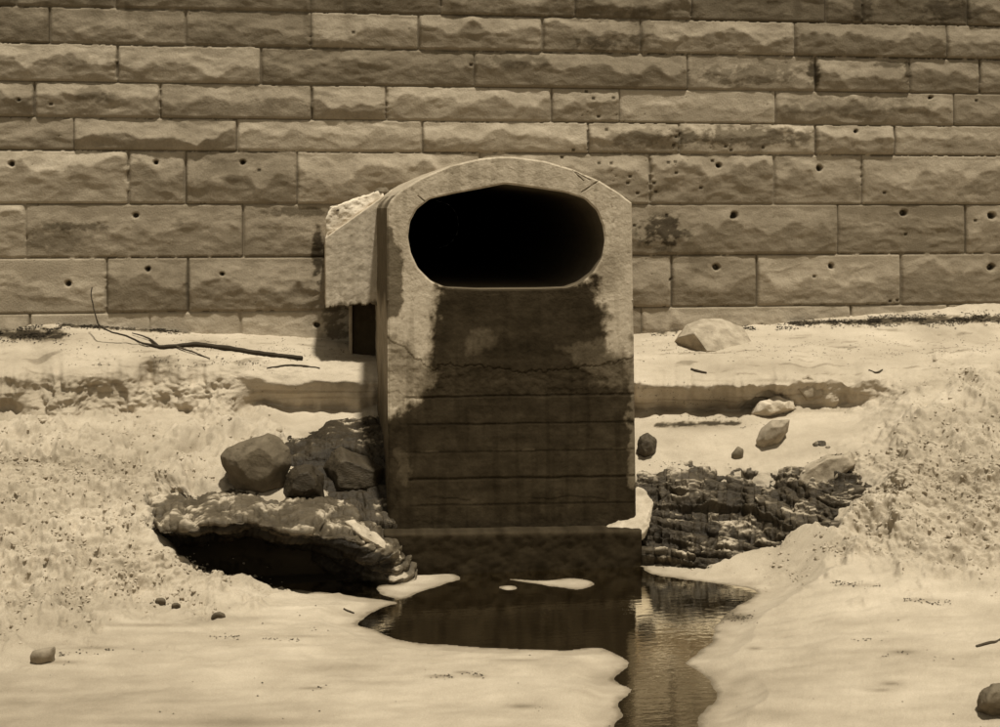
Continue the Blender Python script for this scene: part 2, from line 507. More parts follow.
courses = []
for i, jx in enumerate(JX):
    top, bot = zb[i], zb[i + 1]
    zm = 0.5 * (top + bot)
    pym = 0.5 * ((J[i - 1][0][1] + J[i - 1][1][1]) / 2 if i else 0) + 0.5 * ((J[i][0][1] + J[i][1][1]) / 2 if i < 8 else 340)
    xs = [float(PY(q, pym, YW)[0]) for q in jx]
    while xs[0] > -13:
        xs.insert(0, xs[0] - RS.uniform(0.7, 1.9))
    while xs[-1] < 15:
        xs.append(xs[-1] + RS.uniform(0.7, 1.9))
    courses.append((top, bot, xs))
up = zb[0]
for k in range(4):
    xs = [-13.5 + RS.uniform(0, 1)]
    while xs[-1] < 15:
        xs.append(xs[-1] + RS.uniform(0.8, 2.0))
    courses.insert(0, (up + 0.36, up, xs))
    up += 0.36
wx = np.concatenate([np.arange(-13, -5.2, 0.06), np.arange(-5.2, 7.6, 0.0115), np.arange(7.6, 14.5, 0.06)])
wz = np.concatenate([np.arange(1.1, 5.45, 0.0095), np.arange(5.45, up, 0.05)])
WX, WZ = np.meshgrid(wx, wz, indexing='ij')
pw = np.zeros_like(WX)
tw = np.full_like(WX, 0.16)
wpx, wpy, _ = PIX(np.stack([WX, 0 * WX + YW, WZ], -1))
ci = 0
rock1 = fbm(WX * 3.2, 1.5, WZ * 5.5, 5, 0.55)
rock2 = fbm(WX * 12, 4.5, WZ * 17, 4, 0.6)
facet = np.abs(fbm(WX * 2.3 + 9, 8, WZ * 4.5, 3, 0.5))
bi = 0
for ci, (top, bot, xs) in enumerate(courses):
    zi0, zi1 = np.searchsorted(wz, bot), np.searchsorted(wz, top)
    for k in range(len(xs) - 1):
        x0, x1 = xs[k], xs[k + 1]
        i0, i1 = np.searchsorted(wx, x0), np.searchsorted(wx, x1)
        if i1 <= i0 or zi1 <= zi0:
            continue
        bi += 1
        r = np.random.RandomState(bi * 7 + 1)
        X, Z = WX[i0:i1, zi0:zi1], WZ[i0:i1, zi0:zi1]
        h, wd = top - bot, x1 - x0
        mort = 0.006
        ex, ez0, ez1 = np.minimum(X - x0, x1 - X), Z - bot, top - Z
        wob = 0.004 * rock2[i0:i1, zi0:zi1]
        e = np.minimum(np.minimum(ex - 0.003 + 0.3 * wob, ez1 + wob), ez0 + wob)
        v = np.clip((top - Z) / h, 0, 1)
        # wavering arris between the dressed upper slope and the split lower face
        ph = r.uniform(0, 100)
        c = r.uniform(0.30, 0.62) + 0.30 * fbm(X[:, 0] * 2.6 + ph, ph, 0, 4, 0.55)
        c = np.clip(c, 0.10, 0.88)[:, None]
        pm = r.uniform(0.016, 0.066) * min(1, h / 0.33 + 0.25)
        slope_up = pm * (v / c)
        face = pm * (1 - r.uniform(0.45, 0.75) * np.maximum(v - c, 0) / (1.001 - c))
        body = np.minimum(slope_up, face)
        body += r.uniform(0.003, 0.011) * rock1[i0:i1, zi0:zi1] + 0.0018 * rock2[i0:i1, zi0:zi1] - 0.014 * facet[i0:i1, zi0:zi1]
        body = np.maximum(body, 0.006)
        ragg = 0.014 + 0.016 * np.abs(fbm(X * 7 + ph, 3, Z * 2, 3))
        body *= ss(0, 1, ez0 / ragg) ** 0.8
        body *= 0.55 + 0.45 * ss(-0.002, 1, ex / (0.02 + 0.05 * np.abs(fbm(X * 1.0, ph, Z * 9, 3))))
        body = body + 0.010
        pr = np.where(e > mort, body, -0.004)
        pw[i0:i1, zi0:zi1] = pr
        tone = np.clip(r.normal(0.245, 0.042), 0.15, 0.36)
        tone *= np.interp(0.5 * (top + bot), [2.0, 3.2, 4.0, 4.7, 5.2], [0.94, 1.08, 1.06, 0.76, 0.58])  # upper courses darkened, an exposure falloff painted into the stone
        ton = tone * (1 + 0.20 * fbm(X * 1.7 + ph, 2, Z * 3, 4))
        ton = ton * (1 + 0.14 * ss(0.2, 0.0, v - c * 0.95))  # upward slopes toned paler, painting in the light they catch
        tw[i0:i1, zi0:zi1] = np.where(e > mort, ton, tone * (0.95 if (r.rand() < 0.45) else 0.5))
# lewis holes in the big lower blocks
for hx, hy in [(13, 164), (156, 163), (243, 163), (136, 216), (149, 269), (222, 274), (317, 325), (733, 216), (903, 213), (991, 216), (716, 267), (830, 266), (990, 267), (718, 166), (819, 169), (855, 132), (69, 284), (20, 100), (930, 98)]:
    d = np.hypot(wpx - hx, wpy - hy)
    sc = (2.6 if hy > 140 else 1.6) * RS.uniform(0.65, 1.15)
    k = ss(sc * 1.35, sc * 0.8, d + 1.1 * rock2)
    pw -= 0.075 * k
    tw *= 1 - 0.75 * k
# lichen, soot, old water marks; painted shade around the side chamber
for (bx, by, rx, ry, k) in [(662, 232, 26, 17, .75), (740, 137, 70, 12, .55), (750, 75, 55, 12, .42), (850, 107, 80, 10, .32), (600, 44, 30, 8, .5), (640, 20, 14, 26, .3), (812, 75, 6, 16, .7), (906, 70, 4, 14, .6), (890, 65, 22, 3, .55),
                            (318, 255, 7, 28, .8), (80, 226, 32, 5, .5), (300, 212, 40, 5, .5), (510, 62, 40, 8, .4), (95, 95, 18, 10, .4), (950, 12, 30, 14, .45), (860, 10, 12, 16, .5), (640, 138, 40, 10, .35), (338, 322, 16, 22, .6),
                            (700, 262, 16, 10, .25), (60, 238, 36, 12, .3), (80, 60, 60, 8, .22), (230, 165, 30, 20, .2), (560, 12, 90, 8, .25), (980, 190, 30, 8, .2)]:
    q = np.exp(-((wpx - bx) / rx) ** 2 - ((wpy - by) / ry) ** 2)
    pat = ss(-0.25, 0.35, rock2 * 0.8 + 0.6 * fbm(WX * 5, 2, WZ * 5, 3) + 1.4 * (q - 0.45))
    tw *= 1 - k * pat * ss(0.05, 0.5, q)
drip = ss(0.25, 0.7, fbm(WX * 4.5, 3, WZ * 0.5, 3)) * ss(4.2, 5.0, WZ)
tw *= 1 - 0.35 * drip
for k in range(100):
    hx, hy = RS.uniform(-20, 1020), RS.uniform(-5, 320)
    if k < 60:
        hx, hy = RS.normal(650, 45), RS.normal(160, 45)
    d = np.hypot(wpx - hx, (wpy - hy) * 1.2) if False else None
    i_ = int(np.argmin(np.abs(wx - PY(hx, hy, YW)[0])))
    j_ = int(np.argmin(np.abs(wz - PY(hx, hy, YW)[2])))
    rr = RS.randint(1, 3)
    sl = (slice(max(i_ - rr + 1, 0), i_ + rr), slice(max(j_ - rr + 1, 0), j_ + rr))
    pw[sl] -= 0.012
    tw[sl] *= 0.3
pw = gsmooth(gsmooth(pw, 0.6, 0), 0.6, 1)
WP = np.stack([WX, YW - pw, WZ], -1)
cx_, cz_ = PY(506, 240, YC)[0], PY(506, 240, YC)[2]
mid = 0.25 * (WP[:-1, :-1] + WP[1:, :-1] + WP[1:, 1:] + WP[:-1, 1:])
keep = ((mid[..., 0] - cx_) / 0.80) ** 4 + ((mid[..., 2] - cz_) / 0.44) ** 4 > 1
# wall body: closed at the back and top
nu, nv = WX.shape
wall = empty('stone_wall', (cx_, YW, 1.1), 'tall wall of rough faced sandstone blocks running behind the culvert across the whole view', 'wall')
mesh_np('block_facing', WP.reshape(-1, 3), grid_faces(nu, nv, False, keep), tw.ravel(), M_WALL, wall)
x0, x1, zt = wx[0], wx[-1], wz[-1]
hx0, hx1, hz0, hz1 = cx_ - 0.9, cx_ + 0.9, cz_ - 0.52, cz_ + 0.52
V, Fc = [], []


def vbox(V, Fc, a, b):
    n = len(V)
    V += [(a[0], a[1], a[2]), (b[0], a[1], a[2]), (b[0], b[1], a[2]), (a[0], b[1], a[2]), (a[0], a[1], b[2]), (b[0], a[1], b[2]), (b[0], b[1], b[2]), (a[0], b[1], b[2])]
    Fc += [[n + i for i in q] for q in ((0, 3, 2, 1), (4, 5, 6, 7), (0, 1, 5, 4), (1, 2, 6, 5), (2, 3, 7, 6), (3, 0, 4, 7))]


vbox(V, Fc, (x0, YW + 0.05, 0.6), (hx0, YW + 1.2, zt))
vbox(V, Fc, (hx1, YW + 0.05, 0.6), (x1, YW + 1.2, zt))
vbox(V, Fc, (hx0, YW + 0.05, hz1), (hx1, YW + 1.2, zt))
vbox(V, Fc, (hx0, YW + 0.05, 0.6), (hx1, YW + 1.2, hz0))
vbox(V, Fc, (x0 - 0.02, YW - 0.08, zt + 0.002), (x1 + 0.02, YW + 1.22, zt + 0.22))
mesh_np('wall_core', V, Fc, 0.15, M_WALL, wall, smooth=False)

# ------------------------------------------------------------------ culvert
base = PZ(510, 575, 0)
culv = empty('culvert', (base[0], YC, 0), 'concrete storm drain culvert with wide oval opening and dark stained face before the wall', 'culvert')


def resample(pts, n, closed=True, smooth=2.0):
    p = np.array(pts, float)
    if closed:
        p = np.vstack([p, p[:1]])
    d = np.concatenate([[0], np.cumsum(np.hypot(*np.diff(p, axis=0).T))])
    t = np.linspace(0, d[-1], n, endpoint=not closed)
    return np.stack([np.interp(t, d, p[:, k]) for k in (0, 1)], -1)


hole = [(408, 237), (410, 222), (417, 209), (430, 199), (455, 193.5), (480, 189), (505, 184), (535, 188), (565, 192.5), (585, 199), (597, 211), (603, 226), (605, 240), (602, 258), (593, 273), (581, 283), (568, 288), (540, 289), (480, 289.5), (447, 288), (431, 281), (418, 268), (411, 253)]
NS = 1300
hp = resample(hole, NS)
k = np.exp(-0.5 * (np.arange(-16, 17) / 5.0) ** 2)
k /= k.sum()
hp = sum(k[i + 16] * np.roll(hp, i, 0) for i in range(-16, 17))
hc = np.array([506, 240])
outl = [(387, 208), (391, 200), (400, 191), (420, 178.5), (450, 165.5), (480, 158.5), (500, 156.5), (515, 156.8), (545, 161), (572, 169), (600, 181), (620, 193.5), (632, 203), (632.6, 260), (633.2, 300), (387.4, 300)]
op = resample(outl, 6000)
ang = lambda q: np.arctan2(q[:, 1] - hc[1], q[:, 0] - hc[0])
ao, ah = ang(op), ang(hp)
so_ = np.argsort(ao)
mo = np.stack([np.interp(ah, ao[so_], op[so_, k], period=2 * math.pi) for k in (0, 1)], -1)
# keep the outer corners exact
for c_ in [(633.2, 300), (387.4, 300)]:
    i = np.argmin(np.hypot(*(mo - c_).T))
    mo[i] = c_
NT = 110
tt = np.linspace(0, 1, NT)[None, :, None]
FP = hp[:, None, :] * (1 - tt) + mo[:, None, :] * tt
NPX, NPY = 300, 330
pv = np.linspace(300, 590, NPY)[None, :]
pl_, pr_ = np.interp(pv, [300, 430, 540, 590], [387.4, 388, 388.5, 388.5]), np.interp(pv, [300, 340, 430, 540, 590], [633.2, 634, 635, 636.5, 636.5])
pu = np.linspace(0, 1, NPX)[:, None]
PP = np.stack([pl_ * (1 - pu) + pr_ * pu, pv + 0 * pu], -1)
fx, fy = np.concatenate([FP[..., 0].ravel(), PP[..., 0].ravel()]), np.concatenate([FP[..., 1].ravel(), PP[..., 1].ravel()])
Wf = PY(fx, fy, YC)
nA = fbm(Wf[..., 0] * 5, 3, Wf[..., 2] * 5, 5, 0.6)
nB = fbm(Wf[..., 0] * 16, 7, Wf[..., 2] * 16, 4, 0.6)
nH = fbm(Wf[..., 0] * 1.5, 2, Wf[..., 2] * 12, 4, 0.6)
nV = fbm(Wf[..., 0] * 9, 2, Wf[..., 2] * 0.8, 3, 0.6)
ton = 0.41 * (1 + 0.10 * nA + 0.06 * nB)
ton = ton * (1 - 0.16 * ss(0.1, 0.6, nV) * (fy < 300))


def patch(poly, val, soft=4, wob=7, amt=1.0):
    global ton
    d = sdist(fx, fy, poly) + wob * nA + 0.5 * wob * nB
    k = ss(soft, -soft, d) * amt
    ton = ton * (1 - k) + val * k


patch([(585, 250), (640, 245), (640, 330), (600, 300)], 0.32, 6, 10, 0.7)
patch([(380, 262), (434, 282), (434, 365), (380, 330)], 0.46, 4, 6, 0.8)
patch([(606, 268), (634, 262), (636, 335), (604, 338), (598, 300)], 0.46, 5, 8, 0.8)
patch([(602, 255), (622, 265), (615, 295), (598, 290)], 0.2, 5, 8, 0.6)
patch([(378, 214), (391, 229), (400, 250), (405, 275), (404, 296), (398, 316), (386, 322), (378, 310)], 0.11, 1.8, 4, 0.95)
patch([(440, 280), (597, 280), (604, 305), (609, 330), (602, 347), (634, 362), (650, 400), (650, 620), (370, 620), (370, 440), (395, 410), (424, 385), (428, 350), (433, 330)], 0.021, 6, 8, 0.97)
patch([(385, 330), (405, 345), (425, 366), (436, 372), (425, 390), (385, 372)], 0.16, 4, 7, 0.75)
patch([(388, 372), (424, 372), (420, 400), (386, 408)], 0.22, 5, 12, 0.6)
patch([(463, 338), (470, 329), (485, 328), (494, 338), (488, 345), (478, 343), (480, 354), (466, 355)], 0.10, 4, 6, 0.7)
patch([(566, 350), (590, 342), (634, 345), (634, 388), (600, 384)], 0.13, 6, 12, 0.6)
patch([(628, 340), (640, 340), (640, 480), (631, 480)], 0.2, 3, 9, 0.6)
patch([(382, 430), (396, 430), (392, 480), (398, 500), (382, 520)], 0.02, 3, 8, 0.7)
patch([(398, 452), (412, 462), (408, 485), (398, 480)], 0.12, 3, 9, 0.35)
dark = ss(0.15, 0.09, ton)
ton = ton * (1 + dark * (0.20 * nH + 0.25 * nA))
rel = 0.003 * nA + 0.002 * nB
# board-mark joints, the wandering crack and the spalled band beneath it
for y0, wdt, dp in [(398, 1.1, .010), (425.5, 1.0, .006), (453, .9, .003), (480, 1.3, .010), (506, 1.0, .004)]:
    d = np.abs(fy - (y0 - 0.016 * (fx - 388)) - 0.7 * nA)
    k = ss(wdt * 1.5, wdt * 0.5, d) * ss(395, 425, fx + 10 * nB)
    rel += 0.5 * dp * k
    ton = ton * (1 - 0.45 * k)
d = np.abs(fy - (452 - 0.016 * (fx - 388)))
ton = ton * (1 + 0.6 * ss(1.6, 0.4, d) * ss(0.0, 0.4, nA) * (fx > 420))
cr = np.interp(fx, [385, 400, 415, 432, 450, 480, 520, 560, 600, 634], [337, 344, 358, 370, 364, 366, 372, 369, 366, 358]) + 3 * nB + 2 * nA
k = ss(1.6, 0.4, np.abs(fy - cr))
rel += 0.005 * k
ton = ton * (1 - 0.35 * k)
band = ss(0, 3, fy - cr) * ss(397, 392, fy)
rel += band * (0.004 + 0.003 * nB)
cr2 = 497 + 5 * fbm(fx / 40, 4, 0, 4)
k = ss(1.3, 0.3, np.abs(fy - cr2)) * ss(-.1, .2, fbm(fx / 60, 2, 0, 2)) * (fx > 400)
ton = ton * (1 - 0.5 * k)
for (q0, q1) in [((573, 171), (584, 181)), ((582, 192), (600, 180)), ((600, 180), (612, 188)), ((424, 201), (418, 196)), ((590, 180), (575, 172))]:
    q0, q1 = np.array(q0), np.array(q1)
    e = q1 - q0
    t = np.clip(((fx - q0[0]) * e[0] + (fy - q0[1]) * e[1]) / (e @ e), 0, 1)
    d = np.hypot(fx - q0[0] - t * e[0], fy - q0[1] - t * e[1]) + 0.6 * nB
    k = ss(0.9, 0.2, d)
    ton = ton * (1 - 0.6 * k)
    rel += 0.006 * k
ton = ton * (1 - 0.35 * ss(0.6, 0.9, nB + 0.3 * nA) * (1 - dark)) * (1 - 0.22 * ss(0.0, 0.6, fbm(Wf[..., 0] * 12, 4, Wf[..., 2] * 1.1, 4)) * ss(280, 330, fy))
nR = NS * NT
span = np.hypot(*(mo - hp).T)[:, None]
botln = (mo[:, 1] > 299.5)[:, None]
ew = np.concatenate([np.maximum(0.012 * ss(2.0, 0.0, (1 - tt[..., 0]) * span) * ~botln, 0.010 * ss(2.0, 0, tt[..., 0] * span)).ravel(),
                     (0.012 * ss(2.0, 0.0, np.minimum(PP[..., 0] - pl_, pr_ - PP[..., 0]))).ravel()])
Wf[..., 1] += rel + ew
allV, allT = [Wf], [ton]
i = np.arange(nR).reshape(NS, NT)
ir = np.roll(i, -1, 0)
Fq = [np.stack([i[:, :-1], i[:, 1:], ir[:, 1:], ir[:, :-1]], -1).reshape(-1, 4)]
j = (nR + np.arange(NPX * NPY)).reshape(NPX, NPY)
Fq.append(grid_faces(NPX, NPY, True) + nR)
n0 = len(Wf)
for loop, flip in ((i[:, -1], False), (np.concatenate([j[:-1, 0], j[-1, :-1], j[:0:-1, -1], j[0, :0:-1]]), False)):
    prev, rl, lx, ly = loop, Wf[loop], fx[loop], fy[loop]
    for dd in [0.03, 0.08, 0.14, 0.2, 0.3, 0.4, 0.5] + list(np.linspace(0.6, 2.82, 23)):
        ring = rl.copy()
        ring[:, 1] = YC + 0.012 + dd
        ring += 0.005 * np.stack([nA[loop], 0 * nA[loop], 0 * nA[loop]], -1)
        allV.append(ring)
        wv_ = ly + 22 * fbm(ring[:, 0] * 2, ring[:, 1] * 1.6, ring[:, 2] * 1.2, 4)
        lt = np.interp(wv_, [195, 215, 300, 322, 370, 420, 520], [0.34, 0.13, 0.10, 0.30, 0.28, 0.12, 0.07])  # left flank toned dark higher up, painting in its shaded side
        rt = np.interp(wv_, [200, 300, 360, 450], [0.36, 0.34, 0.18, 0.10])
        allT.append(np.where(lx < 396, lt, rt) * (1 + 0.2 * fbm(ring[:, 0] * 6, ring[:, 1] * 6, ring[:, 2] * 6, 4)))
        cur = n0 + np.arange(len(loop))
        n0 += len(loop)
        seam = (np.abs(ly - 300) < 0.4) & np.roll(np.abs(ly - 300) < 0.4, -1)
        Fq.append(np.stack([prev, cur, np.roll(cur, -1), np.roll(prev, -1)], -1)[~seam])
        prev = cur
mesh_np('headwall', np.vstack(allV), np.vstack(Fq), np.concatenate(allT), M_CONC, culv)
# the bore: a lining of its own, running back through the wall
V, Fq, TN, prev = [], [], [], None
rim = Wf[i[:, 0]]
for q, dd in enumerate([0.0, 0.02, 0.06, 0.12, 0.25, 0.5, 1, 2, 3, 5, 8, 11]):
    ring = rim.copy()
    ring[:, 1] = rim[:, 1] + dd
    cen = ring.mean(0)
    sc_ = 1.0 if dd < 0.01 else 1.002
    ring[:, 0] = cen[0] + (ring[:, 0] - cen[0]) * sc_
    ring[:, 2] = cen[2] + (ring[:, 2] - cen[2]) * sc_
    V.append(ring)
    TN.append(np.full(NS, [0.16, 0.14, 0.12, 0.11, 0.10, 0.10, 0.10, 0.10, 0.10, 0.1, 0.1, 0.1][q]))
    cur = q * NS + np.arange(NS)
    if prev is not None:
        Fq.append(np.stack([np.roll(prev, -1), np.roll(cur, -1), cur, prev], -1))
    prev = cur
V.append(V[-1].mean(0)[None])
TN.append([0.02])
last = len(np.vstack(V)) - 1
Fq.append(np.stack([np.roll(prev, -1)[::1], np.full(NS, last), prev, prev], -1)[:, :])
fa = np.vstack(Fq[:-1])
mesh_np('bore_lining', np.vstack(V), fa, np.concatenate(TN), M_CONC, culv)
me = bpy.data.meshes.new('bore_end')
end = np.vstack(V)[prev]
me.from_pydata([tuple(q) for q in end[::10]], [], [list(range(len(end[::10])))])
at = me.attributes.new('tone', 'FLOAT', 'POINT')
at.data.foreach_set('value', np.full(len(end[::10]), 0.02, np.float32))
me.materials.append(M_CONC)
bo = bpy.data.objects.new('bore_end', me)
C.objects.link(bo)
bo.parent = culv
bo.matrix_parent_inverse = culv.matrix_world.inverted()


def slab(name, quad_px, y0, y1, tone, m, parent, nu=80, nv=50, amp=0.006, jag=0.0, tonefn=None):
    """a solid block whose front is the pixel quad (tl, tr, br, bl) at depth y0, running back to y1, with worn faces"""
    q = [PY(a, b, y0) for a, b in quad_px]
    U, Vv = np.meshgrid(np.linspace(0, 1, nu), np.linspace(0, 1, nv), indexing='ij')
    U, Vv = U[..., None], Vv[..., None]
    front = (q[0] * (1 - U) + q[1] * U) * (1 - Vv) + (q[3] * (1 - U) + q[2] * U) * Vv
    f2 = front.copy()
    nn = fbm(front[..., 0] * 9, 3, front[..., 2] * 9, 4, 0.6)
    f2[..., 1] += amp * nn
    ed = np.minimum(np.minimum(U, 1 - U), np.minimum(Vv, 1 - Vv))[..., 0]
    f2[..., 1] += 0.012 * (ed == 0)
    if jag:
        f2[..., 2] += jag * Vv[..., 0] ** 6 * fbm(front[..., 0] * 14, 1, 0, 4, 0.6)
    idx = np.arange(nu * nv).reshape(nu, nv)
    loop = np.concatenate([idx[:-1, 0], idx[-1, :-1], idx[:0:-1, -1], idx[0, :0:-1]])
    tn = tone * (1 + 0.18 * nn) if tonefn is None else tonefn(U[..., 0], Vv[..., 0], nn, f2)
    V, Fq, TN = [f2.reshape(-1, 3)], [grid_faces(nu, nv, True)], [tn.ravel()]
    n0, prev, L_ = nu * nv, loop, len(loop)
    rl = f2.reshape(-1, 3)[loop]
    for dd in np.linspace(0.03, 1, 7):
        r = rl.copy()
        r[:, 1] = y0 + 0.012 + (y1 - y0) * dd
        r += 0.006 * fbm(r[:, 0] * 8, r[:, 1] * 8, r[:, 2] * 8, 3)[:, None] * np.array([1, 0, 1])
        V.append(r)
        TN.append(tn.ravel()[loop] * 0.95)
        cur = n0 + np.arange(L_)
        n0 += L_
        Fq.append(np.stack([prev, cur, np.roll(cur, -1), np.roll(prev, -1)], -1)[:, ::-1])
        prev = cur
    o = mesh_np(name, np.vstack(V), np.vstack(Fq), np.concatenate(TN), m, parent)
    o.data.materials[0] = m
    return o


# plinth the face stands on
def plinth_tone(u, v, n, p):
    t = 0.020 * (1 + 0.35 * n)
    return t * (1 + 0.9 * ss(0.12, 0.02, v)) * (1 - 0.5 * ss(0.75, 1, v))


slab('plinth', [(384, 534), (642, 530), (642, 590), (384, 590)], 9.99, YC + 0.3, 0.045, M_CONC, culv, 140, 40, 0.012, 0, plinth_tone)


def box_tone(u, v, n, p):
    t = 0.44 * (1 + 0.10 * n + 0.12 * fbm(p[..., 0] * 22, 3, p[..., 2] * 1.5, 3))
    return t * (1 - 0.7 * ss(0.94, 1.0, v + 0.05 * n)) * (1 - 0.3 * ss(0.6, .95, fbm(p[..., 0] * 12, 5, p[..., 2] * 12, 3)))


slab('side_chamber', [(325, 238), (392, 190), (392, 303), (325.5, 308)], 12.0, YW + 0.03, 0.25, M_CONC, culv, 90, 120, 0.004, 0.03, box_tone)
slab('pier', [(352, 297), (392, 297), (392, 385), (352, 385)], 12.42, 12.9, 0.05, M_CONC, culv, 30, 40, 0.006)  # dark tone paints the side chamber's shade onto the pier
slab('pier_lit_edge', [(349.5, 297), (352.5, 297), (352.5, 385), (349.5, 385)], 12.38, 12.6, 0.30, M_CONC, culv, 8, 40, 0.003)  # pale strip added to paint the lit left edge of the pier


# ------------------------------------------------------------------ rocks
def hull_rock(name, pts, m, tone, amp=0.012, cuts=5, sm=1, parent=None, fr=9.0, tonefn=None):
    bm = bmesh.new()
    vs = [bm.verts.new(Vector([float(t) for t in p])) for p in pts]
    r = bmesh.ops.convex_hull(bm, input=vs)
    bmesh.ops.delete(bm, geom=[v for v in bm.verts if not v.link_faces], context='VERTS')
    bmesh.ops.triangulate(bm, faces=bm.faces[:])
    for it in range(cuts):
        L_ = [e for e in bm.edges if e.calc_length() > 0.018 + 0.6 ** it * 0.06]
        if not L_:
            continue
        bmesh.ops.subdivide_edges(bm, edges=L_, cuts=1, use_grid_fill=True)
        bmesh.ops.triangulate(bm, faces=[f for f in bm.faces if len(f.verts) > 3])
    for it in range(sm):
        bmesh.ops.smooth_vert(bm, verts=bm.verts[:], factor=0.5, use_axis_x=True, use_axis_y=True, use_axis_z=True)
    bmesh.ops.recalc_face_normals(bm, faces=bm.faces[:])
    bm.normal_update()
    co = np.array([v.co[:] for v in bm.verts])
    no = np.array([v.normal[:] for v in bm.verts])
    s_ = co[:, 0].mean() * 3
    n = fbm(co[:, 0] * fr + s_, co[:, 1] * fr, co[:, 2] * fr, 5, 0.58)
    ch = np.abs(fbm(co[:, 0] * fr * .45 + s_, co[:, 1] * fr * .45, co[:, 2] * fr * .45, 3))
    co = co + no * (amp * n - amp * 0.7 * ch)[:, None]
    tn = tone * (1 + 0.28 * n) if tonefn is None else tonefn(co, no, n)
    faces = np.array([[v.index for v in f.verts] for f in bm.faces])
    bm.free()
    return mesh_np(name, co, faces, tn, m, parent)


def px_rock(name, outline, ref, thick, m, tone, extra=(), front=0.55, label=None, cat='stone', group=None, sink=0.04, **kw):
    """a loose stone: its outline where the photo shows it, given a near face, a far face and a buried foot"""
    g = ground_at(*ref)
    y0 = g[1] + thick * 0.3
    o = np.array(outline, float)
    c = o.mean(0)
    o = c + (o - c) * 1.06
    pts = [PY(p[0], p[1], y0) for p in o]
    pts += [PY(c[0] + (p[0] - c[0]) * front, c[1] + (p[1] - c[1]) * front + 0.10 * (o[:, 1].max() - c[1]), y0 - thick * 0.45) for p in o]
    pts += [PY(c[0] + (p[0] - c[0]) * 0.72, c[1] + (p[1] - c[1]) * 0.7, y0 + thick * 0.7) for p in o]
    low = o[np.argsort(o[:, 1])[-3:]]
    for p in low:
        q = PY(p[0], p[1], y0)
        q[2] -= sink
        pts.append(q)
    for e in extra:
        pts.append(PY(e[0], e[1], y0 + e[2]))
    ob = hull_rock(name, pts, m, tone, **kw)
    if label:
        tag(ob, label, cat, group)
    return ob


def loft_rock(name, secs, m, tone, nu, nv, amp, label, cat='rock', smo=(3, 2), strat=14, tonefn=None, wander=0.05):
    S3 = np.array([[PY(*p) for p in s] for s in secs])
    S3 = np.concatenate([S3[:, :1] + np.array([0, 0.45, 0.01]), S3], 1)
    pxs = np.array([s[0][0] for s in secs], float)
    u = np.linspace(0, len(secs) - 1, nu)
    v = np.linspace(0, S3.shape[1] - 1, nv)
    i0 = np.minimum(u.astype(int), len(secs) - 2)
    f = (u - i0)[:, None, None]
    B = S3[i0] * (1 - f) + S3[i0 + 1] * f
    B = gsmooth(B, nu / len(secs) * 0.22, 0)
    j0 = np.minimum(v.astype(int), S3.shape[1] - 2)
    f = (v - j0)[None, :, None]
    G_ = B[:, j0] * (1 - f) + B[:, j0 + 1] * f
    G_ = gsmooth(G_, nv / S3.shape[1] * 0.16, 1)
    lipn = fbm(G_[:, :1, 0] * 3.2, 2.5 + pxs[0], 0, 4, 0.6)
    G_[..., 1] += wander * lipn
    G_[..., 2] += 0.5 * wander * fbm(G_[:, :1, 0] * 4, 8.5 + pxs[0], 0, 4, 0.6)
    du = np.gradient(G_, axis=0)
    dv = np.gradient(G_, axis=1)
    no = np.cross(dv, du)
    no /= np.linalg.norm(no, axis=-1, keepdims=True) + 1e-9
    if (no[..., 1].mean() > 0):
        no = -no
    X, Y_, Z = G_[..., 0], G_[..., 1], G_[..., 2]
    zz = Z + 0.10 * X + 0.05 * fbm(X * 2, Y_ * 2, Z * 2, 3)
    st = fbm(X * 1.6, Y_ * 1.6, zz * strat, 4, 0.6)
    bl = fbm(X * 4, Y_ * 4, Z * 6, 5, 0.6)
    fi = fbm(X * 22, Y_ * 22, zz * 45, 3, 0.6)
    bed = zz * strat * 0.9 + 0.5 * fbm(X * 0.9, Y_ * 0.9, 4, 3) + 0.12 * bl
    lay = np.floor(bed)
    fr_ = bed - lay
    lv = lambda q: perlin(X * 1.1 + q * 7.31, q * 3.77 + 0.5, 0.3) + 0.5 * perlin(X * 3.7 + q * 5.1, q * 1.7 + 0.5, 3.3)
    st = 0.9 * (lv(lay) * (1 - ss(0.75, 1, fr_)) + lv(lay + 1) * ss(0.75, 1, fr_)) + 0.25 * ss(0, 0.5, fr_) - 0.15
    edge_u = ss(0, 0.06, np.minimum(u, u[-1] - u) / u[-1])[:, None]
    G_ = G_ + no * (amp * (1.1 * np.clip(st * 1.6, -1, 1) + 0.45 * bl + 0.08 * fi - 0.3 * ss(0.10, 0.0, np.abs(fbm(X * 2.2, Y_ * 2.2, Z * 3 + 7, 3)))))[..., None] * (0.3 + 0.7 * edge_u[..., None])
    tn = tone * (1 + 0.45 * st + 0.3 * bl) if tonefn is None else tonefn(G_, st, bl, fi, u[:, None] / u[-1], v[None] / v[-1])
    # close it behind
    back = G_.copy()
    yb = np.maximum(G_[..., 1].max(1, keepdims=True), G_[..., 1] + 0.12) + 0.10
    back[..., 1] = yb
    back[..., 2] = np.minimum(G_[..., 2], G_[:, :1, 2]) - 0.03
    V = np.vstack([G_.reshape(-1, 3), back.reshape(-1, 3)])
    n = nu * nv
    f1 = grid_faces(nu, nv, True)
    f2 = grid_faces(nu, nv, False) + n
    idx = np.arange(n).reshape(nu, nv)
    loop = np.concatenate([idx[:-1, 0], idx[-1, :-1], idx[:0:-1, -1], idx[0, :0:-1]])
    side = np.stack([loop, np.roll(loop, -1), np.roll(loop, -1) + n, loop + n], -1)
    T_ = np.concatenate([tn.ravel(), tn.ravel()])
    ob = mesh_np(name, V, np.vstack([f1, f2, side]), np.clip(T_, 0.012, 0.8), m)
    return tag(ob, label, cat)


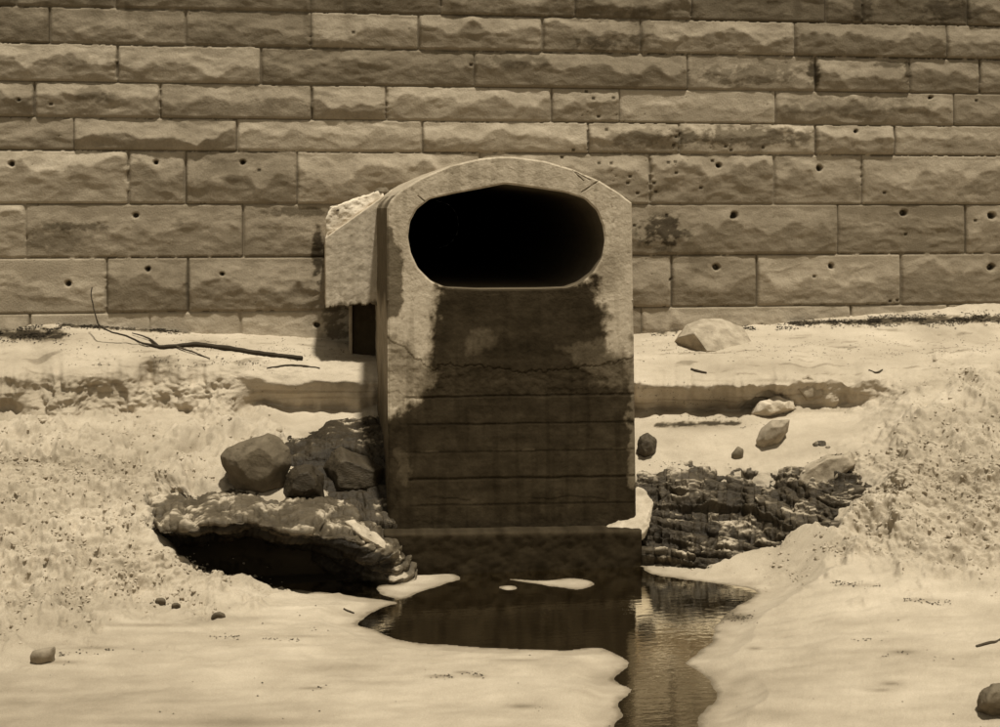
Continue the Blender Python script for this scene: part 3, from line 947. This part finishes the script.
def ledge_tone(sandiness, base, wet=None):  # wet: span and depth of the painted shade under the lip
    def fn(G_, st, bl, fi, u, v):
        t = base * (1 + 0.55 * st + 0.5 * bl + 0.15 * fi)
        t = np.clip(t, base * 0.35, base * 2.6)
        # sand lodged on the flatter shelves
        dz = np.gradient(G_[..., 2], axis=1)
        dy = np.gradient(G_[..., 1], axis=1)
        flat = ss(0.75, 0.25, np.abs(dz) / (np.abs(dy) + np.abs(dz) + 1e-6))
        k = flat * ss(0.0, 0.5, bl + sandiness + 0.3 * fi)
        t = t * (1 - k) + 0.42 * k
        if wet:                                # darker rock under the lip paints in its shade
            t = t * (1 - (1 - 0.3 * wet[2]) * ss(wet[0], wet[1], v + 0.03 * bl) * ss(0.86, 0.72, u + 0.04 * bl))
        return t
    return fn


loft_rock('rock_ledge', [
    [(135, 500, 10.4), (135, 514, 10.2), (135, 528, 9.98), (135, 532, 9.98), (135, 540, 10.2), (135, 575, 10.4)],
    [(185, 500, 10.25), (185, 512, 9.95), (185, 525, 9.62), (185, 529, 9.64), (185, 540, 10.2), (185, 582, 10.5)],
    [(250, 499, 10.22), (250, 509, 9.92), (250, 521, 9.52), (250, 525, 9.54), (250, 540, 10.3), (250, 584, 10.6)],
    [(310, 500, 10.2), (310, 513, 9.88), (310, 533, 9.48), (310, 537, 9.5), (310, 551, 10.2), (310, 586, 10.5)],
    [(345, 500, 10.3), (345, 518, 9.9), (345, 538, 9.58), (345, 543, 9.58), (345, 560, 9.85), (345, 594, 10.1)],
    [(380, 520, 10.2), (380, 533, 9.95), (380, 547, 9.75), (380, 558, 9.70), (380, 570, 9.74), (380, 594, 9.8)],
    [(409, 545, 10.2), (409, 550, 10.0), (409, 557, 9.86), (409, 563, 9.84), (409, 572, 9.84), (409, 592, 9.86)],
    [(415, 550, 10.3), (415, 556, 10.2), (415, 562, 10.12), (415, 568, 10.1), (415, 574, 10.1), (415, 592, 10.1)]],
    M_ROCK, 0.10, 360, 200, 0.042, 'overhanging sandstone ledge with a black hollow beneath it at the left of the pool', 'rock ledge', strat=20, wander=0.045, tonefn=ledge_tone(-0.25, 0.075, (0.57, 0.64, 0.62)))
loft_rock('rock_ledge', [
    [(270, 448, 11.15), (270, 458, 10.9), (270, 470, 10.8), (270, 482, 10.65), (270, 494, 10.5), (270, 508, 10.3)],
    [(300, 438, 11.25), (300, 448, 11.0), (300, 460, 10.8), (300, 474, 10.65), (300, 490, 10.5), (300, 510, 10.3)],
    [(325, 433, 11.3), (325, 440, 11.05), (325, 452, 10.85), (325, 470, 10.65), (325, 494, 10.45), (325, 516, 10.2)],
    [(350, 431, 11.3), (350, 438, 11.0), (350, 452, 10.8), (350, 475, 10.6), (350, 504, 10.35), (350, 532, 10.0)],
    [(372, 430, 11.3), (372, 438, 11.0), (372, 453, 10.75), (372, 482, 10.5), (372, 512, 10.25), (372, 548, 9.9)],
    [(400, 432, 11.2), (400, 442, 10.95), (400, 462, 10.65), (400, 495, 10.4), (400, 525, 10.2), (400, 556, 9.95)]],
    M_ROCK, 0.06, 190, 150, 0.045, 'dark wet rock bank sloping down along the left side of the culvert', 'rock ledge', wander=0.02, tonefn=ledge_tone(-0.5, 0.032))
loft_rock('rock_ledge', [
    [(634, 470, 10.75), (634, 482, 10.6), (634, 502, 10.45), (634, 530, 10.28), (634, 556, 10.12), (634, 582, 9.95)],
    [(652, 464, 10.8), (652, 478, 10.6), (652, 498, 10.42), (652, 524, 10.22), (652, 552, 10.03), (652, 582, 9.88)],
    [(690, 466, 10.75), (690, 480, 10.5), (690, 502, 10.32), (690, 525, 10.15), (690, 552, 9.96), (690, 582, 9.8)],
    [(740, 465, 10.75), (740, 479, 10.5), (740, 500, 10.3), (740, 522, 10.1), (740, 548, 9.9), (740, 574, 9.78)],
    [(790, 466, 10.5), (790, 480, 10.25), (790, 496, 10.08), (790, 514, 9.92), (790, 532, 9.78), (790, 560, 9.65)],
    [(836, 456, 10.35), (836, 468, 10.12), (836, 482, 9.96), (836, 498, 9.82), (836, 514, 9.72), (836, 538, 9.62)],
    [(888, 462, 10.25), (888, 472, 10.08), (888, 480, 9.97), (888, 490, 9.87), (888, 500, 9.77), (888, 514, 9.7)]],
    M_ROCK, 0.10, 380, 190, 0.075, 'jagged layered rock ledge streaked with sand between the culvert and right sand heap', 'rock ledge', tonefn=ledge_tone(-0.1, 0.045))

px_rock('boulder', [(222, 456), (228, 448), (246, 441), (268, 434), (278, 438), (288, 449), (290, 464), (283, 480), (264, 493), (240, 487), (233, 474), (224, 466)], (250, 494), 0.42, M_STONE, 0.115,
        extra=[(259, 447, -0.20), (261, 490, -0.16), (238, 490, 0.02), (281, 487, 0.02), (230, 482, 0.1)], front=0.5, amp=0.007, cuts=6, label='large angular dark boulder perched on the left sand bank', cat='boulder')
px_rock('rock', [(325, 468), (332, 452), (342, 448), (366, 458), (388, 466), (388, 492), (360, 496), (328, 494)], (345, 490), 0.5, M_ROCK, 0.055, amp=0.010, sm=0, cuts=6,
        label='broad dark rock with a pale upper edge beside the culvert', cat='rock', sink=0.1)
px_rock('rock', [(286, 476), (296, 466), (312, 465), (322, 474), (324, 492), (300, 497), (284, 492)], (300, 497), 0.35, M_ROCK, 0.04, amp=0.010, sm=0, cuts=6,
        label='low dark rock just right of the large boulder', cat='rock', sink=0.08)
g = ground_at(716, 350)
ys = g[1] + 0.18
pts = []
for (a, b, d) in [(679, 337, .10), (687, 325, .26), (701, 319, .32), (722, 319, .32), (743, 327, .26), (755, 347, .06), (752, 351, 0), (707, 351, -.16), (694, 333, -.08), (682, 348, .14)]:
    q = PY(a, b, ys + d)
    pts += [q, q + np.array([0, 0.30, -0.12]), q + np.array([0, 0.02, -0.05 if b > 340 else 0])]
tag(hull_rock('rock_slab', pts, M_STONE, 0.33, amp=0.004, cuts=6, sm=0), 'pale flat topped stone slab on the sand below the wall', 'stone')
px_rock('stone', [(757, 440), (762, 428), (772, 420), (789, 420), (787, 432), (778, 440), (762, 446)], (766, 447), 0.25, M_STONE, 0.27, amp=0.006, cuts=6,
        label='angular grey stone with a shadowed edge on the right sand slope', cat='stone')
px_rock('stone', [(752, 396), (758, 386), (772, 380), (788, 375), (790, 388), (776, 398)], (765, 404), 0.4, M_STONE, 0.33, amp=0.006, cuts=6, front=0.85,
        label='dark wedge of caked sand, left of a pair on the scarp', cat='sandstone lump')
px_rock('stone', [(797, 388), (802, 375), (810, 374), (823, 384), (824, 396), (806, 398)], (808, 404), 0.4, M_STONE, 0.31, amp=0.006, cuts=6, front=0.85,
        label='dark pointed lump of caked sand, right of a pair on the scarp', cat='sandstone lump')
px_rock('stone', [(752, 412), (760, 401), (776, 396), (792, 400), (796, 409), (782, 414), (764, 415)], (772, 415), 0.3, M_STONE, 0.44, amp=0.012, cuts=6,
        label='pale crumbling lump of sandstone below the pair of dark lumps', cat='sandstone lump')
px_rock('stone', [(731, 453), (738, 446), (744, 449), (743, 456), (734, 457)], (738, 457), 0.08, M_STONE, 0.15, amp=0.006, cuts=4,
        label='small dark pebble on smooth sand above the right rock ledge', cat='pebble')
px_rock('rock_slab', [(797, 480), (806, 467), (828, 454), (850, 452), (858, 462), (840, 474), (822, 488), (804, 490)], (826, 488), 0.35, M_STONE, 0.30, amp=0.010, cuts=6, front=0.8,
        label='pale sloping sandstone slab at the upper right end of the jagged ledge', cat='rock', sink=0.1)
px_rock('rock', [(978, 704), (982, 690), (992, 683), (1008, 683), (1020, 694), (1022, 714), (990, 714)], (995, 716), 0.25, M_STONE, 0.13, amp=0.012, cuts=6,
        label='dark rounded rock at the right end of the foreground sand', cat='rock')
px_rock('stone', [(30, 656), (33, 650), (50, 651), (55, 646), (54, 658), (40, 661)], (42, 661), 0.1, M_STONE, 0.22, amp=0.006, cuts=5,
        label='small flat stone on the sand below the left heap', cat='stone')
px_rock('rock', [(636, 446), (640, 437), (648, 434), (655, 440), (655, 452), (644, 456)], (646, 456), 0.2, M_ROCK, 0.06, amp=0.02, cuts=5,
        label='small black weedy rock against the right side of the culvert', cat='rock')
for i_, (qx, qy, r_, lb) in enumerate([(160, 601, 6, 'small dark clod on the flat sand, leftmost of three under the heap'), (218, 615, 7, 'dark clod on the flat sand, rightmost of three under the heap'),
                                       (176, 605, 5, 'small brown clod on the flat sand, middle of three under the heap')]):
    px_rock('clod', [(qx - r_, qy), (qx - r_ * .5, qy - r_ * .5), (qx + r_ * .4, qy - r_ * .55), (qx + r_, qy - 1), (qx + r_ * .3, qy + r_ * .2)], (qx, qy + 1), 0.07, M_STONE, 0.10, amp=0.008, cuts=4,
            label=lb, cat='clod', group='clods below the left heap')

# mortar rubble and two stones lying on the side chamber
yb = 12.05
pts = []
for (a, b) in [(325, 240), (326, 220), (331, 208), (346, 206), (362, 200), (382, 190), (384, 205), (383, 240)]:
    pts += [PY(a, b, yb + 0.0), PY(a, b - 1, yb + 0.45)]
tag(hull_rock('mortar_heap', pts, M_STONE, 0.62, amp=0.014, cuts=6), 'heap of white crumbling mortar lying on the side chamber of the culvert', 'rubble')
for (a, b, r_, lb) in [(338, 210, 8, 'round brown stone at the left end of the white mortar heap'), (381, 192, 8, 'dark stone wedged between the white mortar heap and the arch')]:
    pts = [PY(a + r_ * math.cos(t), b + r_ * 0.62 * math.sin(t), yb + 0.05 + dy) for t in np.linspace(0, 6.28, 8)[:-1] for dy in (0, 0.11)]
    pts += [PY(a, b, yb - 0.02)]
    tag(hull_rock('stone', pts, M_STONE, 0.13, amp=0.012, cuts=5), lb, 'stone')


# blown sand caught on the plinth corner and on the nose of the left ledge
for pts0 in ([(637, 486, 10.45), (646, 489, 10.38), (654, 500, 10.28), (652, 516, 10.18), (642, 527, 10.06), (618, 531, 10.07), (600, 534, 10.06), (640, 535, 10.0), (648, 528, 10.08)],
             [(345, 521, 9.84), (354, 520, 9.86), (376, 532, 9.86), (394, 547, 9.82), (386, 549, 9.74), (362, 536, 9.68)]):
    pts = []
    for (a, b, d) in pts0:
        q = PY(a, b, d)
        pts += [q, q + np.array([0, 0.06, -0.07])]
    tag(hull_rock('sand_drift', pts, M_SAND, 0.40, amp=0.016, cuts=6, sm=3), kind='structure')


# ------------------------------------------------------------------ driftwood
def tube(name, pts, radii, m, tone, parent=None, n=8, sub=10):
    p = np.array(pts, float)
    t = np.linspace(0, len(p) - 1, (len(p) - 1) * sub + 1)
    q = np.stack([np.interp(t, np.arange(len(p)), p[:, k]) for k in range(3)], -1)
    q = np.stack([gsmooth(q[:, k], 2.2, 0) for k in range(3)], -1)
    q += 0.006 * np.stack([fbm(q[:, 0] * 9, 1, q[:, 2] * 9, 3), fbm(q[:, 0] * 9, 5, 0, 3), fbm(q[:, 0] * 9, 9, 0, 3)], -1)
    r = np.interp(t, np.arange(len(p)), radii) * (1 + 0.25 * fbm(t * 0.6, 3, 3, 3))
    d = np.gradient(q, axis=0)
    d /= np.linalg.norm(d, axis=1)[:, None]
    up_ = np.where(np.abs(d[:, 2:3]) > 0.8, np.array([[0, 1, 0.]]), np.array([[0, 0, 1.]]))
    s1 = np.cross(d, up_)
    s1 /= np.linalg.norm(s1, axis=1)[:, None]
    s2 = np.cross(s1, d)
    a = np.linspace(0, 2 * math.pi, n, endpoint=False)
    V = (q[:, None] + r[:, None, None] * (np.cos(a)[None, :, None] * s1[:, None] + np.sin(a)[None, :, None] * s2[:, None])).reshape(-1, 3)
    i = np.arange(len(q) * n).reshape(-1, n)
    Fq = np.stack([i[:-1], np.roll(i[:-1], -1, 1), np.roll(i[1:], -1, 1), i[1:]], -1).reshape(-1, 4)
    c0, c1 = len(V), len(V) + 1
    V = np.vstack([V, q[:1] - d[:1] * r[0] * 0.5, q[-1:] + d[-1:] * r[-1] * 0.5])
    caps = [[i[0, k], i[0, k], i[0, (k + 1) % n], c0] for k in range(n)]
    me_f = [list(f) for f in Fq] + [[c0, i[0, (k + 1) % n], i[0, k]] for k in range(n)] + [[c1, i[-1, k], i[-1, (k + 1) % n]] for k in range(n)]
    me = bpy.data.meshes.new(name)
    me.from_pydata([tuple(v) for v in V], [], me_f)
    at = me.attributes.new('tone', 'FLOAT', 'POINT')
    at.data.foreach_set('value', np.full(len(V), tone, np.float32))
    me.polygons.foreach_set('use_smooth', np.full(len(me.polygons), True))
    me.materials.append(m)
    o = bpy.data.objects.new(name, me)
    C.objects.link(o)
    if parent:
        o.parent = parent
        o.matrix_parent_inverse = parent.matrix_world.inverted()
    return o


def on_ground(lst, lift=0.012):
    r = []
    for u, v in lst:
        g = ground_at(u, v)
        r.append((g[0], g[1], g[2] + lift))
    return r


b0 = on_ground([(303, 358)])[0]
br = empty('driftwood_branch', b0, 'dark bare branch lying on the sand with a thin stem leaning up the left wall', 'branch')
tube('stick', on_ground([(303, 357.5), (280, 355), (250, 351), (222, 347), (200, 344), (178, 346), (160, 347), (140, 342)], 0.02), [.020, .021, .022, .022, .025, .019, .014, .010], M_WOOD, 0.035, br)
g0 = on_ground([(140, 342)], 0.02)[0]
yst = g0[1]
tube('stem', [g0, PY(125, 335, yst), PY(110, 332, yst + .02), PY(98, 325, yst + .05), PY(94, 310, yst + .1), PY(91, 296, yst + .15), PY(92, 287, yst + .2)], [.010, .009, .008, .008, .007, .006, .004], M_WOOD, 0.035, br)
tube('twig', on_ground([(160, 346), (148, 337), (134, 333)], 0.02), [.012, .009, .005], M_WOOD, 0.035, br)
tube('twig', on_ground([(178, 346), (196, 352), (212, 358)], 0.015), [.010, .008, .004], M_WOOD, 0.06, br)
for lst, r0, lb in [([(690, 367), (697, 369), (706, 371)], .013, 'short dark stick on smooth sand below the pale slab'), ([(869, 368), (876, 371), (884, 368)], .010, 'short bent twig on the sand near the right heap'),
                    ([(268, 366), (285, 363), (305, 364), (320, 366)], .009, 'thin half buried twig in front of the long branch'), ([(978, 645), (990, 641), (1004, 637)], .010, 'dark twig on the smooth foreground sand at right'),
                    ([(345, 607), (350, 609), (354, 611)], .008, 'tiny stick on the sand by the left tip of the pool')]:
    tag(tube('twig', on_ground(lst, 0.006), [r0 * .8, r0, r0 * .6] if len(lst) == 3 else [r0 * .6, r0, r0, r0 * .5], M_WOOD, 0.05), lb, 'twig')


# ------------------------------------------------------------------ loose litter
def crumbs(name, pts, size, flat, m, tone, label):
    n = len(pts)
    base = np.array([(1, 0, 0), (-1, 0, 0), (0, 1, 0), (0, -1, 0), (0, 0, 1), (0, 0, -1)], float)
    fc = np.array([(0, 2, 4), (2, 1, 4), (1, 3, 4), (3, 0, 4), (2, 0, 5), (1, 2, 5), (3, 1, 5), (0, 3, 5)])
    sc = RS.uniform(0.55, 1.25, (n, 6, 1)) * size[:, None, None]
    v = base[None] * sc
    v[..., 2] *= flat
    a = RS.uniform(0, 6.28, n)
    c_, s_ = np.cos(a)[:, None], np.sin(a)[:, None]
    st = RS.uniform(0.5, 1.0, n)[:, None]
    vx, vy = v[..., 0], v[..., 1] * st
    v = np.stack([vx * c_ - vy * s_, vx * s_ + vy * c_, v[..., 2]], -1) + pts[:, None]
    Fq = (fc[None] + 6 * np.arange(n)[:, None, None]).reshape(-1, 3)
    tn = np.repeat(tone * RS.uniform(0.6, 1.4, n), 6)
    o = mesh_np(name, v.reshape(-1, 3), Fq, tn, m, smooth=False)
    return tag(o, label, None, None, 'stuff')


flatP = GP.reshape(-1, 3)
fpx, fpy, frough, fsp = GPX.ravel(), GPY.ravel(), rough.ravel(), sp.ravel()
infr = (fpx > -150) & (fpx < 1150) & (fpy < 900) & (flatP[:, 1] > 5) & (fsp > 0.02)


def pick(weight, n):
    wgt = np.where(infr, weight, 0)
    wgt = wgt / wgt.sum()
    i = RS.choice(len(wgt), n, p=wgt)
    return flatP[i] + RS.normal(0, 0.006, (n, 3)) * np.array([1, 1, 0])


# wrack lines of dry weed at the foot of the wall
def wrack(lines, n):
    wgt = 0
    for (ax, ay, bx, by, sp_) in lines:
        t = np.clip((fpx - ax) / (bx - ax), 0, 1)
        d = np.abs(fpy - (ay + (by - ay) * t)) + np.maximum(0, np.maximum(ax - fpx, fpx - bx))
        wgt = wgt + np.exp(-(d / sp_) ** 2) * ss(-0.35, 0.3, fbm(fpx / 22, fpy / 5, ax, 3))
    return pick(wgt, n)


p = wrack([(-40, 333, 62, 333, 6), (60, 324, 190, 332, 2), (638, 329, 676, 329, 4), (735, 329, 800, 326, 2), (790, 323, 880, 322, 3), (870, 321, 1040, 318, 4.5)], 5200)
crumbs('dried_seaweed', p + [0, 0, .004], RS.uniform(0.004, 0.014, len(p)), 0.35, M_WEED, 0.03, 'dark wrack of dry seaweed strewn along the foot of the wall')
p = np.vstack([wrack([(60, 362, 110, 364, 2), (190, 365, 290, 362, 3), (130, 350, 190, 368, 3), (640, 414, 740, 420, 3), (740, 426, 775, 424, 2), (650, 463, 730, 466, 3), (700, 615, 760, 620, 3), (60, 345, 360, 350, 8), (640, 350, 1000, 345, 9), (640, 396, 720, 400, 8)], 1500),
               pick(ss(0.1, 0.7, fbm(fpx / 40, fpy / 12, 7, 3)) * (fpy > 318), 420),
               wrack([(300, 689, 326, 688, 1.5), (428, 677, 452, 676, 1.5), (456, 672, 486, 676, 1.5), (508, 707, 540, 708, 1.5), (150, 600, 180, 606, 2), (60, 655, 110, 650, 2), (690, 642, 720, 640, 1.5), (820, 582, 880, 586, 2), (850, 640, 880, 638, 1.5), (900, 600, 950, 603, 2), (715, 618, 752, 616, 3), (880, 655, 930, 650, 1.5), (210, 636, 300, 640, 1.5)], 420)])
crumbs('plant_litter', p + [0, 0, .003], RS.uniform(0.003, 0.010, len(p)), 0.35, M_WEED, 0.07, 'small dark specks of litter scattered over the sand')
p = pick(frough ** 2 * ss(-0.5, 0.6, fbm(fpx / 34, fpy / 16, 3, 4)) / np.maximum(GD.ravel(), 1), 11000)
bm = bmesh.new()
bmesh.ops.create_icosphere(bm, subdivisions=1, radius=1)
sv = np.array([v.co[:] for v in bm.verts])
sf = np.array([[v.index for v in f.verts] for f in bm.faces])
bm.free()
kinds = []
for q in range(12):
    d = 1 + 0.45 * fbm(sv[:, 0] * 1.3 + q * 7, sv[:, 1] * 1.3, sv[:, 2] * 1.3, 3) - 0.25 * np.abs(fbm(sv[:, 0] * 2 + q * 3, sv[:, 1] * 2, sv[:, 2] * 2, 2))
    kinds.append(sv * d[:, None] * np.array([RS.uniform(0.8, 1.25), RS.uniform(0.8, 1.1), RS.uniform(0.55, 0.85)]))
kinds = np.array(kinds)
n = len(p)
sz = np.clip(RS.lognormal(-4.95, 0.55, n), 0.003, 0.03)
v = kinds[RS.randint(0, 12, n)]
a = RS.uniform(0, 6.28, n)[:, None]
v = np.stack([v[..., 0] * np.cos(a) - v[..., 1] * np.sin(a), v[..., 0] * np.sin(a) + v[..., 1] * np.cos(a), v[..., 2]], -1) * sz[:, None, None]
v = v + p[:, None] - np.array([0, 0, 0.1]) * sz[:, None, None]
tag(mesh_np('sand_clods', v.reshape(-1, 3), (sf[None] + len(sv) * np.arange(n)[:, None, None]).reshape(-1, 3), np.repeat(0.40 * RS.uniform(0.8, 1.1, n), len(sv)), M_SAND, smooth=False), 'crumbled clods of sand strewn over the dug heaps', None, None, 'stuff')
